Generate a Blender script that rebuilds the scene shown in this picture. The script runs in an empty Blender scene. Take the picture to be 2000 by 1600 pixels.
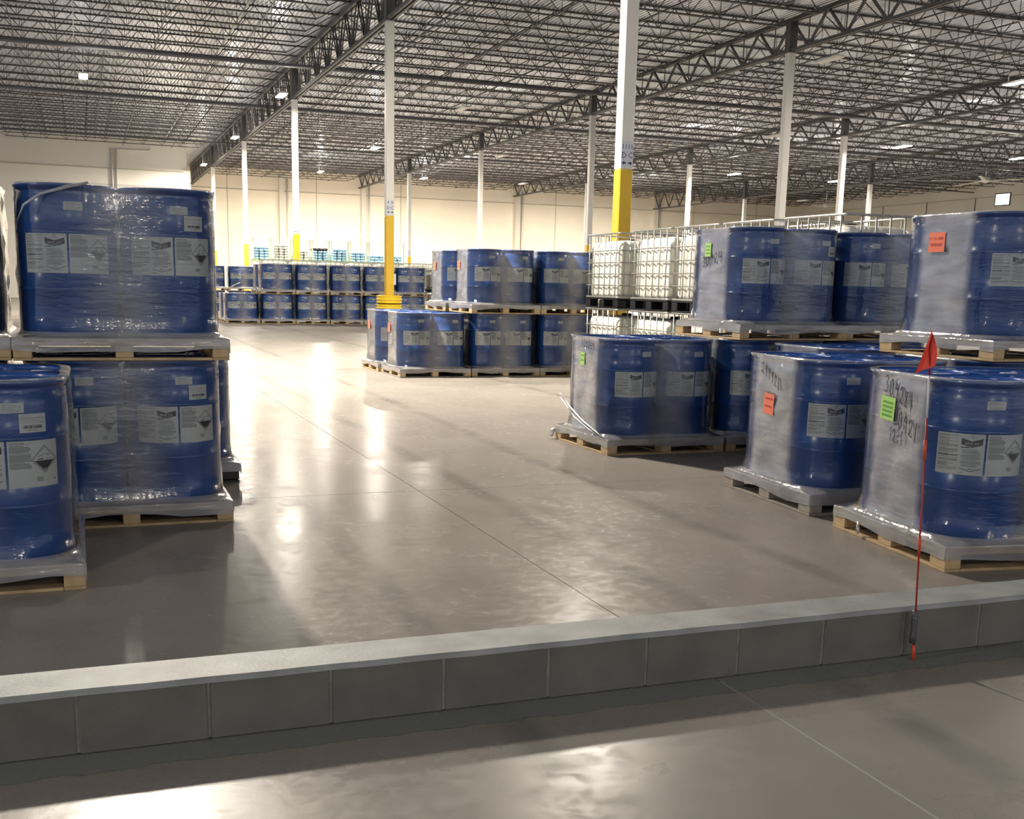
import bpy, bmesh, math, random
from mathutils import Vector, Matrix
random.seed(7)
PI = math.pi
S = bpy.context.scene
COL = S.collection

# ------------------------------------------------------------ camera
def make_camera():
    yaw, pitch, roll, F, CX, CY, H = 0.37, 0.1876, 0.0229, 2163.0, 1000.0, 971.0, 1.5
    f = Vector((math.sin(yaw)*math.cos(pitch), math.cos(yaw)*math.cos(pitch), -math.sin(pitch)))
    r0 = Vector((math.cos(yaw), -math.sin(yaw), 0)); u0 = r0.cross(f)
    r = math.cos(roll)*r0 + math.sin(roll)*u0
    u = -math.sin(roll)*r0 + math.cos(roll)*u0
    M = Matrix((r, u, -f)).transposed().to_4x4()
    M.translation = Vector((0, 0, H))
    cd = bpy.data.cameras.new('camera'); co = bpy.data.objects.new('camera', cd)
    COL.objects.link(co); co.matrix_world = M
    cd.sensor_width = 36; cd.lens = 36*F/2000
    cd.shift_x = 0; cd.shift_y = (CY-800)/2000
    cd.clip_start = 0.05; cd.clip_end = 400
    S.camera = co
make_camera()

# ------------------------------------------------------------ world, exposure
W = bpy.data.worlds.new('world'); S.world = W; W.use_nodes = True
W.node_tree.nodes['Background'].inputs[0].default_value = (0.92, 0.95, 1.0, 1)
W.node_tree.nodes['Background'].inputs[1].default_value = 0.26
S.view_settings.view_transform = 'Standard'; S.view_settings.look = 'None'
S.view_settings.gamma = 1; S.view_settings.use_curve_mapping = False
S.view_settings.exposure = 1.62
S.cycles.max_bounces = 7; S.cycles.diffuse_bounces = 4; S.cycles.glossy_bounces = 4
S.cycles.transmission_bounces = 4; S.cycles.transparent_max_bounces = 20
S.cycles.caustics_reflective = False; S.cycles.caustics_refractive = False
S.cycles.sample_clamp_indirect = 4.0
S.cycles.use_denoising = True
LAMP_W = 560.0

# ------------------------------------------------------------ materials
def mat(name, col=(.5,.5,.5), rough=.5, metal=0, spec=.5, emit=None, estr=0, noise=None, bump=None, coat=0):
    """noise=(scale, amount) varies the colour; bump=(scale, strength, distance)"""
    m = bpy.data.materials.new(name); m.use_nodes = True
    nt = m.node_tree; b = nt.nodes['Principled BSDF']
    b.inputs['Base Color'].default_value = (*col, 1)
    b.inputs['Roughness'].default_value = rough
    b.inputs['Metallic'].default_value = metal
    b.inputs['Specular IOR Level'].default_value = spec
    if coat:
        b.inputs['Coat Weight'].default_value = coat; b.inputs['Coat Roughness'].default_value = .08
    if emit:
        b.inputs['Emission Color'].default_value = (*emit, 1); b.inputs['Emission Strength'].default_value = estr
    if noise:
        tc = nt.nodes.new('ShaderNodeTexCoord'); nz = nt.nodes.new('ShaderNodeTexNoise')
        nz.inputs['Scale'].default_value = noise[0]; nz.inputs['Detail'].default_value = 5
        nt.links.new(tc.outputs['Object'], nz.inputs['Vector'])
        mr = nt.nodes.new('ShaderNodeMapRange')
        mr.inputs['From Min'].default_value = .3; mr.inputs['From Max'].default_value = .7
        mr.inputs['To Min'].default_value = 1-noise[1]; mr.inputs['To Max'].default_value = 1+noise[1]
        nt.links.new(nz.outputs['Fac'], mr.inputs['Value'])
        mx = nt.nodes.new('ShaderNodeVectorMath'); mx.operation = 'SCALE'
        mx.inputs[0].default_value = col
        nt.links.new(mr.outputs[0], mx.inputs['Scale'])
        nt.links.new(mx.outputs[0], b.inputs['Base Color'])
    if bump:
        tc = nt.nodes.new('ShaderNodeTexCoord'); nz = nt.nodes.new('ShaderNodeTexNoise')
        nz.inputs['Scale'].default_value = bump[0]; nz.inputs['Detail'].default_value = 4
        nt.links.new(tc.outputs['Object'], nz.inputs['Vector'])
        bp = nt.nodes.new('ShaderNodeBump'); bp.inputs['Strength'].default_value = bump[1]
        bp.inputs['Distance'].default_value = bump[2]
        nt.links.new(nz.outputs['Fac'], bp.inputs['Height']); nt.links.new(bp.outputs[0], b.inputs['Normal'])
    return m

M = {}
M['drum'] = mat('blue_plastic', (.013,.086,.35), .24, spec=.5, noise=(3,.12), bump=(9,.12,.01))
M['lid'] = mat('blue_plastic_lid', (.016,.085,.34), .33, spec=.5, noise=(6,.1))
M['bung'] = mat('bung_plastic', (.02,.1,.38), .4)
M['white_tag'] = mat('white_tag', (.78,.8,.8), .4)
M['paper'] = mat('label_paper', (.66,.68,.67), .45, noise=(8,.04))
M['ink'] = mat('ink_black', (.025,.022,.03), .5)
M['plum'] = mat('ink_plum', (.07,.055,.075), .5)
M['grey_ink'] = mat('ink_grey', (.30,.31,.31), .5)
M['grey_ink2'] = mat('ink_light_grey', (.42,.43,.43), .5)
M['wood'] = mat('pallet_wood', (.50,.36,.20), .75, noise=(7,.25), bump=(30,.4,.004))
M['wood_old'] = mat('weathered_wood', (.30,.27,.23), .8, noise=(7,.3), bump=(30,.4,.004))
M['blackp'] = mat('black_plastic', (.012,.012,.014), .45)
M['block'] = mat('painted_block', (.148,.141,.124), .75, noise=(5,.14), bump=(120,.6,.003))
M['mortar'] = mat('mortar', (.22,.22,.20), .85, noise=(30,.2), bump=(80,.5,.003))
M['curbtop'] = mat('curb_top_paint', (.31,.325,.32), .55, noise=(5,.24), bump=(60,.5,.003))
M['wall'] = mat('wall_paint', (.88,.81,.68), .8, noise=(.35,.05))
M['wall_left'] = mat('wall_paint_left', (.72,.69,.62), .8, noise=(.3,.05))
M['seam'] = mat('wall_seam', (.45,.41,.34), .8)
M['steel'] = mat('grey_primer_steel', (.085,.083,.085), .5, spec=.5)
M['joist'] = mat('joist_primer', (.062,.058,.058), .5, spec=.5)
M['deck'] = mat('roof_deck', (.62,.66,.76), .26, metal=.5, noise=(.5,.06))
M['white'] = mat('column_white', (.80,.79,.74), .45, noise=(2,.04))
M['yellow'] = mat('column_yellow', (.78,.50,.035), .42, noise=(3,.06))
M['guard'] = mat('guard_yellow', (.90,.62,.02), .4)
M['sign'] = mat('sign_face', (.70,.72,.80), .4)
M['navy'] = mat('sign_navy', (.02,.02,.07), .5)
M['tank'] = mat('milky_plastic', (.84,.83,.74), .38, noise=(2,.03))
M['galv'] = mat('galvanised', (.42,.42,.40), .38, metal=.7, noise=(12,.15))
M['pipe'] = mat('grey_pipe', (.11,.11,.12), .45)
M['pvc'] = mat('pale_pipe', (.72,.70,.66), .5)
M['lamp'] = mat('lamp_on', (1,1,1), .5, emit=(1,.93,.80), estr=60)
M['lampoff'] = mat('lamp_off', (.72,.72,.70), .4)
M['case'] = mat('lamp_case', (.75,.75,.72), .4)
M['sunlit'] = mat('daylit_glass', (.9,.95,.9), .3, emit=(.9,1,.9), estr=1.4)
M['frame'] = mat('window_frame', (.07,.07,.08), .5)
M['flag'] = mat('flag_red', (.95,.07,.035), .5)
M['rod'] = mat('rod_red', (.40,.02,.02), .35)
M['sleeve'] = mat('sleeve_orange', (.62,.08,.03), .4)
M['rodw'] = mat('rod_white', (.7,.72,.75), .3)
M['tape'] = mat('duct_tape', (.10,.10,.11), .35, metal=.3, bump=(120,.9,.004))
M['orange'] = mat('orange_sticker', (.95,.22,.12), .45)
M['green'] = mat('green_sticker', (.45,.74,.20), .45)
M['orink'] = mat('orange_ink', (.55,.07,.05), .5)
M['grink'] = mat('green_ink', (.12,.38,.06), .5)
M['marker'] = mat('marker_ink', (.03,.03,.06), .4)
M['rackg'] = mat('rack_green', (.50,.62,.38), .5)
M['rackw'] = mat('rack_cream', (.75,.74,.58), .5)
M['sackb'] = mat('sack_blue', (.40,.64,.82), .5, noise=(9,.15), bump=(14,.5,.02))
M['sackw'] = mat('sack_white', (.72,.74,.68), .5, noise=(9,.12), bump=(14,.5,.02))
M['sackk'] = mat('sack_black', (.03,.03,.035), .5, bump=(14,.5,.02))
M['dark'] = mat('joint_dark', (.05,.047,.045), .8)
M['fill'] = mat('joint_filler', (.34,.34,.32), .6)

def floor_material():
    m = bpy.data.materials.new('polished_concrete'); m.use_nodes = True
    nt = m.node_tree; N = nt.nodes; L = nt.links; b = N['Principled BSDF']
    geo = N.new('ShaderNodeNewGeometry')
    def noise(scale, det=6, dist=0, rough=.6, sc=(1,1,1)):
        mp = N.new('ShaderNodeMapping'); mp.inputs['Scale'].default_value = sc
        L.new(geo.outputs['Position'], mp.inputs['Vector'])
        n = N.new('ShaderNodeTexNoise'); n.inputs['Scale'].default_value = scale
        n.inputs['Detail'].default_value = det; n.inputs['Distortion'].default_value = dist
        n.inputs['Roughness'].default_value = rough
        L.new(mp.outputs[0], n.inputs['Vector']); return n.outputs['Fac']
    def rng(src, a, c, d, e):
        r = N.new('ShaderNodeMapRange'); r.inputs[1].default_value = a; r.inputs[2].default_value = c
        r.inputs[3].default_value = d; r.inputs[4].default_value = e; L.new(src, r.inputs[0]); return r.outputs[0]
    def mix(f, a, c):
        x = N.new('ShaderNodeMix'); x.data_type = 'RGBA'; L.new(f, x.inputs[0])
        for s, i in ((a, 6), (c, 7)):
            if isinstance(s, tuple): x.inputs[i].default_value = (*s, 1)
            else: L.new(s, x.inputs[i])
        return x.outputs[2]
    def math_(op, a, c):
        x = N.new('ShaderNodeMath'); x.operation = op
        for s, i in ((a, 0), (c, 1)):
            if isinstance(s, (int, float)): x.inputs[i].default_value = s
            else: L.new(s, x.inputs[i])
        return x.outputs[0]
    big = noise(.55, 4, .6); mid = noise(1.9, 4, .8, .5); fine = noise(14, 5, .6); sw = noise(1.3, 4, 1.6, .5, sc=(1,.4,1))
    c = mix(rng(big, .35, .68, 0, 1), (.275,.250,.225), (.335,.305,.275))
    c = mix(rng(mid, .38, .78, 0, .42), c, (.205,.187,.172))
    c = mix(rng(sw, .45, .85, 0, .35), c, (.42,.38,.335))
    c = mix(rng(fine, .52, .80, 0, .25), c, (.19,.17,.16))
    sep = N.new('ShaderNodeSeparateXYZ'); L.new(geo.outputs['Position'], sep.inputs[0])
    # faint rubber tracks left along the aisle
    tw = math_('ADD', sep.outputs[0], rng(noise(.35, 2, .2), 0, 1, -.12, .12))
    for tx in (2.68, 1.35, 6.3, 3.7):
        d_ = math_('ABSOLUTE', math_('SUBTRACT', tw, tx), 0)
        c = mix(math_('MULTIPLY', rng(d_, .03, .11, 1, 0), rng(mid, .35, .6, .1, .5)), c, (.12,.112,.106))
    # the grey-green coating painted along the foot of the curb
    wob = math_('ADD', sep.outputs[1], rng(noise(5, 4, 1), 0, 1, -.035, .035))
    band = math_('MULTIPLY', math_('GREATER_THAN', wob, 3.43), math_('LESS_THAN', sep.outputs[1], 3.62))
    c = mix(math_('MULTIPLY', band, .75), c, (.185,.215,.205))
    line = math_('LESS_THAN', math_('ABSOLUTE', math_('SUBTRACT', wob, 3.43), 0), .0022)
    c = mix(math_('MULTIPLY', line, .7), c, (.07,.07,.065))
    r = rng(mid, .3, .75, .17, .29)
    r = math_('ADD', r, rng(fine, .45, .75, -.02, .09))
    near = rng(sep.outputs[1], 3.6, 3.0, 0, .10)
    r = math_('ADD', r, near)
    bp = N.new('ShaderNodeBump'); bp.inputs['Strength'].default_value = .065; bp.inputs['Distance'].default_value = .01
    h = math_('ADD', math_('MULTIPLY', noise(7, 6, 1.4), 1.0), math_('MULTIPLY', noise(1.6, 3, .4), 1.6))
    L.new(h, bp.inputs['Height'])
    # worn sealed concrete: diffuse body under a broken thin sheen whose grazing reflection stays limited
    df = N.new('ShaderNodeBsdfDiffuse'); L.new(c, df.inputs[0]); L.new(bp.outputs[0], df.inputs['Normal'])
    gl = N.new('ShaderNodeBsdfGlossy'); L.new(r, gl.inputs['Roughness']); L.new(bp.outputs[0], gl.inputs['Normal'])
    fr = N.new('ShaderNodeFresnel'); fr.inputs[0].default_value = 1.45
    mx = N.new('ShaderNodeMixShader'); L.new(math_('MINIMUM', fr.outputs[0], .13), mx.inputs[0])
    L.new(df.outputs[0], mx.inputs[1]); L.new(gl.outputs[0], mx.inputs[2])
    L.new(mx.outputs[0], [n for n in N if n.type == 'OUTPUT_MATERIAL'][0].inputs[0])
    N.remove(b)
    return m
M['floor'] = floor_material()

def film_material(name, haze_lo, haze_hi, rough=.16, bstr=.9):
    """stretch film: mostly clear, a little milky across gaps and, as painted light, on the X sides (vertex attribute), glossy, wrinkled"""
    m = bpy.data.materials.new(name); m.use_nodes = True
    nt = m.node_tree; N = nt.nodes; L = nt.links
    for n in list(N):
        if n.type != 'OUTPUT_MATERIAL': N.remove(n)
    out = [n for n in N if n.type == 'OUTPUT_MATERIAL'][0]
    tc = N.new('ShaderNodeTexCoord')
    def noise(scale, sc, det=4, dist=0):
        mp = N.new('ShaderNodeMapping'); mp.inputs['Scale'].default_value = sc
        L.new(tc.outputs['Object'], mp.inputs['Vector'])
        n = N.new('ShaderNodeTexNoise'); n.inputs['Scale'].default_value = scale; n.inputs['Detail'].default_value = det
        n.inputs['Distortion'].default_value = dist
        L.new(mp.outputs[0], n.inputs['Vector']); return n.outputs['Fac']
    def rng(src, a, c, d, e):
        r = N.new('ShaderNodeMapRange'); r.inputs[1].default_value = a; r.inputs[2].default_value = c
        r.inputs[3].default_value = d; r.inputs[4].default_value = e; L.new(src, r.inputs[0]); return r.outputs[0]
    def op(o, a, c):
        x = N.new('ShaderNodeMath'); x.operation = o
        for s, i in ((a, 0), (c, 1)):
            if isinstance(s, (int, float)): x.inputs[i].default_value = s
            else: L.new(s, x.inputs[i])
        return x.outputs[0]
    at = N.new('ShaderNodeAttribute'); at.attribute_name = 'free_lit'
    streak = noise(2.2, (1, 1, 5), 4, .6); patch = noise(2.4, (1, 1, 1.1), 2, .6)
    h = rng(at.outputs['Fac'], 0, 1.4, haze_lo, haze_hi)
    h = op('MULTIPLY', h, rng(streak, .3, .7, .72, 1.28))
    h = op('MULTIPLY', h, rng(patch, .35, .65, .78, 1.2))
    bp = N.new('ShaderNodeBump'); bp.inputs['Strength'].default_value = bstr; bp.inputs['Distance'].default_value = .012
    hh = op('ADD', op('MULTIPLY', noise(5, (2.2, 2.2, .5), 3, .5), .55), op('MULTIPLY', noise(9, (1, 1, 3.2), 4, 1.0), .30))
    hh = op('ADD', hh, op('MULTIPLY', noise(3, (1, 1, 9), 3, .4), .30))
    L.new(hh, bp.inputs['Height'])
    tr = N.new('ShaderNodeBsdfTransparent'); tr.inputs[0].default_value = (.93,.95,.96,1)
    df = N.new('ShaderNodeBsdfDiffuse'); df.inputs[0].default_value = (.82,.83,.88,1)
    tl = N.new('ShaderNodeBsdfTranslucent'); tl.inputs[0].default_value = (.75,.78,.82,1)
    m1 = N.new('ShaderNodeMixShader'); m1.inputs[0].default_value = .22
    L.new(df.outputs[0], m1.inputs[1]); L.new(tl.outputs[0], m1.inputs[2])
    m2 = N.new('ShaderNodeMixShader'); L.new(h, m2.inputs[0]); L.new(tr.outputs[0], m2.inputs[1]); L.new(m1.outputs[0], m2.inputs[2])
    gl = N.new('ShaderNodeBsdfGlossy'); gl.inputs['Roughness'].default_value = rough
    L.new(bp.outputs[0], gl.inputs['Normal'])
    fr = N.new('ShaderNodeFresnel'); fr.inputs[0].default_value = 1.45
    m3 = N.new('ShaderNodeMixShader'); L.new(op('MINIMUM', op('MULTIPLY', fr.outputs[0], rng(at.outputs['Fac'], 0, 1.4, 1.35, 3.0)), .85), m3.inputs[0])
    L.new(m2.outputs[0], m3.inputs[1]); L.new(gl.outputs[0], m3.inputs[2])
    L.new(m3.outputs[0], out.inputs[0])
    return m
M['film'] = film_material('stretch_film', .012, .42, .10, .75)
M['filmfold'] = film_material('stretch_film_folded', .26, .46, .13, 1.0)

# ------------------------------------------------------------ mesh builder
class MB:
    def __init__(s): s.v = []; s.f = []; s.m = []; s.sm = []
    def quad(s, pts, mi=0, smooth=False):
        n = len(s.v); s.v += [tuple(p) for p in pts]; s.f.append(tuple(range(n, n+len(pts)))); s.m.append(mi); s.sm.append(smooth)
    def box(s, c, d, mi=0, rot=0, bev=0):
        x, y, z = d[0]/2, d[1]/2, d[2]/2; cr, sr = math.cos(rot), math.sin(rot)
        n = len(s.v)
        def P(a, b_, c_): s.v.append((c[0]+a*cr-b_*sr, c[1]+a*sr+b_*cr, c[2]+c_))
        if not bev:
            for a in (-x, x):
                for b_ in (-y, y):
                    for c_ in (-z, z): P(a, b_, c_)
            for q in ((0,1,3,2),(4,6,7,5),(0,4,5,1),(2,3,7,6),(0,2,6,4),(1,5,7,3)):
                s.f.append(tuple(n+i for i in q)); s.m.append(mi); s.sm.append(False)
        else:
            g = bev
            for (k, zz) in ((g, -z), (0, -z+g), (0, z-g), (g, z)):
                for (a, b_) in ((-x+g+k, -y+k), (x-g-k, -y+k), (x-k, -y+g+k), (x-k, y-g-k), (x-g-k, y-k), (-x+g+k, y-k), (-x+k, y-g-k), (-x+k, -y+g+k)): P(a, b_, zz)
            for r in range(3):
                for i in range(8):
                    j = (i+1) % 8; s.f.append((n+r*8+i, n+r*8+j, n+r*8+8+j, n+r*8+8+i)); s.m.append(mi); s.sm.append(False)
            s.f.append(tuple(n+i for i in reversed(range(8)))); s.f.append(tuple(n+24+i for i in range(8))); s.m += [mi, mi]; s.sm += [False, False]
    def bar(s, p, q, w, h=None, mi=0):
        p, q = Vector(p), Vector(q); h = h or w; d = (q-p).normalized()
        up = Vector((0,0,1)) if abs(d.z) < .95 else Vector((1,0,0))
        a = d.cross(up).normalized()*w/2; b_ = a.cross(d).normalized()*h/2; n = len(s.v)
        for o in (p, q):
            for (i, j) in ((-1,-1),(1,-1),(1,1),(-1,1)): s.v.append(tuple(o+a*i+b_*j))
        for qd in ((0,1,5,4),(1,2,6,5),(2,3,7,6),(3,0,4,7),(3,2,1,0),(4,5,6,7)):
            s.f.append(tuple(n+i for i in qd)); s.m.append(mi); s.sm.append(False)
    def tube(s, pts, r, seg=8, mi=0, closed=False, cap=True):
        P = [Vector(p) for p in pts]; n0 = len(s.v); K = len(P)
        for i, p in enumerate(P):
            if closed: d = (P[(i+1) % K]-P[i-1]).normalized()
            else: d = (P[min(i+1, K-1)]-P[max(i-1, 0)]).normalized()
            up = Vector((0,0,1)) if abs(d.z) < .9 else Vector((0,1,0))
            a = d.cross(up).normalized(); b_ = a.cross(d).normalized()
            rr = r[i] if isinstance(r, (list, tuple)) else r
            for k in range(seg):
                t = 2*PI*k/seg; s.v.append(tuple(p+(a*math.cos(t)+b_*math.sin(t))*rr))
        for i in range(K if closed else K-1):
            j = (i+1) % K
            for k in range(seg):
                l = (k+1) % seg
                s.f.append((n0+i*seg+k, n0+i*seg+l, n0+j*seg+l, n0+j*seg+k)); s.m.append(mi); s.sm.append(True)
        if not closed and cap:
            s.f.append(tuple(n0+k for k in reversed(range(seg)))); s.f.append(tuple(n0+(K-1)*seg+k for k in range(seg)))
            s.m += [mi, mi]; s.sm += [False, False]
    def lathe(s, prof, seg=48, mi=0, c=(0,0,0), cap0=True, cap1=True):
        n0 = len(s.v)
        for r, z in prof:
            for k in range(seg):
                t = 2*PI*k/seg; s.v.append((c[0]+r*math.cos(t), c[1]+r*math.sin(t), c[2]+z))
        for i in range(len(prof)-1):
            for k in range(seg):
                l = (k+1) % seg
                s.f.append((n0+i*seg+k, n0+i*seg+l, n0+(i+1)*seg+l, n0+(i+1)*seg+k)); s.m.append(mi); s.sm.append(True)
        if cap0: s.f.append(tuple(n0+k for k in reversed(range(seg)))); s.m.append(mi); s.sm.append(False)
        if cap1: s.f.append(tuple(n0+(len(prof)-1)*seg+k for k in range(seg))); s.m.append(mi); s.sm.append(False)
    def mesh(s, name, mats):
        me = bpy.data.meshes.new(name); me.from_pydata(s.v, [], s.f)
        for mm in (mats if isinstance(mats, (list, tuple)) else [mats]): me.materials.append(mm)
        me.polygons.foreach_set('material_index', s.m); me.polygons.foreach_set('use_smooth', s.sm)
        me.update(); return me

def link(name, me, parent=None, loc=(0,0,0), rz=0, scale=None):
    o = bpy.data.objects.new(name, me); COL.objects.link(o); o.location = loc
    o.rotation_euler = (0, 0, rz)
    if scale: o.scale = scale
    if parent: o.parent = parent
    return o
def tag(o, label=None, cat=None, group=None, kind=None):
    if label: o['label'] = label
    if cat: o['category'] = cat
    if group: o['group'] = group
    if kind: o['kind'] = kind
    return o
def thing(name, label, cat, loc=(0,0,0), rz=0, group=None):
    return tag(link(name, None, None, loc, rz), label, cat, group)

def text_mesh(txt, size, mb, place, mi):
    """builtin font text -> faces appended to mb, each (x, y) through place()"""
    cu = bpy.data.curves.new('t', 'FONT'); cu.body = txt; cu.size = size; cu.align_x = 'CENTER'; cu.resolution_u = 1
    o = bpy.data.objects.new('t', cu); me = o.to_mesh()
    n = len(mb.v)
    for v in me.vertices: mb.v.append(tuple(place(v.co.x, v.co.y)))
    for p in me.polygons:
        mb.f.append(tuple(n+i for i in p.vertices)); mb.m.append(mi); mb.sm.append(False)
    o.to_mesh_clear(); bpy.data.objects.remove(o); bpy.data.curves.remove(cu)

# ------------------------------------------------------------ floor
floor_mb = MB(); floor_mb.box((30, 40, -.16), (100, 130, .3))
flo = tag(link('floor', floor_mb.mesh('floor', M['dark'])), kind='structure')
xs = [2.27+7.45*k for k in range(-3, 11)]
ys = [7.77+8.4*k for k in range(-3, 13)]
for i in range(len(xs)-1):
    for j in range(len(ys)-1):
        g = .0025
        x0, x1, y0, y1 = xs[i]+g, xs[i+1]-g, ys[j]+g, ys[j+1]-g
        if x0 > 74 or y0 > 104: continue
        b = MB(); b.box(((x0+x1)/2, (y0+y1)/2, -.005), (x1-x0, y1-y0, .0101))
        link('floor_slab', b.mesh('floor_slab', M['floor']), flo)
b = MB(); b.box((2.27, -6, -.0004), (.009, 19.1, .0012)); link('joint_filler', b.mesh('joint_filler', M['fill']), flo)

# ------------------------------------------------------------ walls
YF, XR, ZC = 103.4, 72.6, 11.28
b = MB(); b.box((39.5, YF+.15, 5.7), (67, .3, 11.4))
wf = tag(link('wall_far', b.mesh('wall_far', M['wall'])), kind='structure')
def seam(parent, a, c, w=.05, m='seam'):
    s_ = MB(); s_.bar(a, c, w, w); link('wall_joint', s_.mesh('wall_joint', M[m]), parent)
seam(wf, (6.5, YF-.02, 9.45), (XR, YF-.02, 9.45), .06)
for x in (12.5, 20.4, 28.3, 36.0, 44.0, 51.5, 59.5, 67): seam(wf, (x, YF-.02, 0), (x, YF-.02, ZC), .045)
for x in (17.2, 24.7, 39.9, 55.0):
    s_ = MB(); s_.box((x, YF-.2, 5.4), (.42, .4, 10.8)); link('wall_pilaster', s_.mesh('wall_pilaster', M['wall_left']), wf)
    s_ = MB(); s_.tube([(x+.55, YF-.12, 0), (x+.55, YF-.12, 10.6)], .07); link('downpipe', s_.mesh('downpipe', M['pvc']), wf)
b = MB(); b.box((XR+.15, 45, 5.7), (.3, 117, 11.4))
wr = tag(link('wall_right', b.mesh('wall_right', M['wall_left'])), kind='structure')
seam(wr, (XR-.02, 20, 9.9), (XR-.02, 100, 9.9), .05)
for y in range(30, 102, 6): seam(wr, (XR-.03, y, 0), (XR-.03, y, 9.9), .05, 'pipe')
YL = 84.8
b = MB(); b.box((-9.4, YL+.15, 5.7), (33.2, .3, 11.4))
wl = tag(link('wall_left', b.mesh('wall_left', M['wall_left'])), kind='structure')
seam(wl, (-25, YL-.02, 8.98), (7.2, YL-.02, 8.98), .06)
s_ = MB(); s_.box((7.45, YL+.2, 4.55), (.5, .4, 9.1)); link('wall_pilaster', s_.mesh('wall_pilaster2', M['wall_left']), wl)
for x in (2.45, 2.75):
    s_ = MB(); s_.tube([(x, YL-.12, .2), (x, YL-.12, 10.3)], .07); link('downpipe', s_.mesh('downpipe2', M['pvc']), wl)
s_ = MB(); s_.tube([(2.75, YL-.12, 10.3), (5.0, YL-.12, 10.3), (5.0, YL-.12, 10.5)], .05); link('elbow_pipe', s_.mesh('elbow_pipe', M['pvc']), wl)
b = MB(); b.box((7.35, (YL+YF)/2+.3, 5.7), (.3, YF-YL, 11.4))
tag(link('wall_left', b.mesh('wall_left_return', M['wall_left'])), kind='structure')

# window high on the right wall
wy0, wy1, wz0, wz1 = 74.1, 75.7, 9.15, 10.1
win = tag(link('window_1', None, None, (XR-.03, (wy0+wy1)/2, (wz0+wz1)/2)), kind='structure')
b = MB(); hw, hh = (wy1-wy0)/2, (wz1-wz0)/2
for (c, d) in (((0,0,hh), (.1, 2*hw+.12, .08)), ((0,0,-hh), (.1, 2*hw+.12, .08)), ((0,hw,0), (.1,.08,2*hh)), ((0,-hw,0), (.1,.08,2*hh))): b.box(c, d)
link('window_frame', b.mesh('window_frame', M['frame']), win)
b = MB(); b.box((-.01, 0, 0), (.02, 2*hw-.06, 2*hh-.06)); link('pane', b.mesh('pane', M['sunlit']), win)

# ------------------------------------------------------------ ceiling: ribbed deck, joists, girders
ZT = 11.25
b = MB(); pitch = .16; x = -26.0; yA, yB = -14, YF
while x < XR:
    p = [(x, ZT+.045), (x+.05, ZT+.045), (x+.07, ZT+.005), (x+.14, ZT+.005), (x+.16, ZT+.045)]
    for k in range(4):
        b.quad([(p[k][0], yB, p[k][1]), (p[k+1][0], yB, p[k+1][1]), (p[k+1][0], yA, p[k+1][1]), (p[k][0], yA, p[k][1])])
    x += pitch
b.box((23, 45, ZT+.2), (100, 118, .12))
ceil = tag(link('ceiling', b.mesh('ceiling', M['deck'])), kind='structure')

GX = [-5.4, 9.44, 24.3, 39.5, 54.7, 72.4]
def joist_mesh(Lj, name):
    b = MB(); z1, z0 = ZT-.03, 10.53
    for dy in (-.035, .035):
        b.bar((0, dy, z1), (Lj, dy, z1), .045, .05)
        b.bar((1.25, dy, z0), (Lj-1.25, dy, z0), .04, .045)
    n = max(2, round((Lj-2.5)/1.25)); w = (Lj-2.5)/n
    b.bar((.15, 0, z1), (1.25, 0, z0), .03); b.bar((Lj-.15, 0, z1), (Lj-1.25, 0, z0), .03)
    for k in range(n):
        xa = 1.25+w*k
        b.bar((xa, 0, z0), (xa+w/2, 0, z1), .026); b.bar((xa+w/2, 0, z1), (xa+w, 0, z0), .026)
        b.bar((xa, 0, z0), (xa, 0, z1), .018)
    return b.mesh(name, M['joist'])
YJ = [19.9+2.1*k for k in range(40) if 19.9+2.1*k < YF-.3]
for i in range(5):
    me = joist_mesh(GX[i+1]-GX[i]-.1, 'roof_joist')
    for y in YJ:
        if i == 0 and y > YL-.2:
            continue
        link('roof_joist', me, ceil, (GX[i]+.05, y, 0))
me = joist_mesh(2.0, 'short_joist')
# bridging along Y
bm_ = MB(); bm_.bar((0, 19.5, 10.53), (0, YF-.4, 10.53), .035); bmt = MB(); bmt.bar((0, 19.5, ZT-.08), (0, YF-.4, ZT-.08), .03)
mb1, mb2 = bm_.mesh('bridging_angle', M['joist']), bmt.mesh('bridging_angle_top', M['joist'])
for i in range(5):
    w = GX[i+1]-GX[i]
    for t in (.2, .4, .6, .8):
        if i == 0: continue
        link('bridging_angle', mb1, ceil, (GX[i]+w*t, 0, 0)); link('bridging_angle', mb2, ceil, (GX[i]+w*t+.25, 0, 0))
bm_ = MB(); bm_.bar((0, 19.5, 10.53), (0, YL-.4, 10.53), .035); mb1 = bm_.mesh('bridging_angle_short', M['joist'])
for x in (-3, .2, 3.2, 6.4): link('bridging_angle', mb1, ceil, (x, 0, 0))
# girder trusses, one per bay, along Y
def girder_mesh(L_, zb, name, dense):
    b = MB(); z1 = ZT-.14
    for dx in (-.075, .075):
        b.bar((dx, 0, z1), (dx, L_, z1), .09, .14); b.bar((dx, 0, zb+.06), (dx, L_, zb+.06), .08, .11)
    n = 8; w = L_/n
    for k in range(n):
        y = w*k
        for dx in ((-.05, .05) if dense else (0,)):
            t = .045 if dense else .075
            b.bar((dx, y, z1), (dx, y+w/2, zb+.06), t); b.bar((dx, y+w/2, zb+.06), (dx, y+w, z1), t)
        if dense:
            b.bar((0, y+.3, z1), (0, y+w/2-.08, zb+.06), .035); b.bar((0, y+w/2+.12, zb+.06), (0, y+w-.25, z1), .035)
        b.bar((0, y+w/2, z1), (0, y+w/2, zb+.06), .03)
    return b.mesh(name, M['steel'])
GZ = {1: 9.6, 2: 10.0, 3: 10.02, 4: 9.5}
CY_ = {1: (19.05, 35.9, 52.7, 69.5, 86.3), 2: (35.9, 52.7, 69.5, 86.3), 3: (35.9, 52.7, 69.5, 86.3), 4: (52.7, 69.5, 86.3)}
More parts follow.
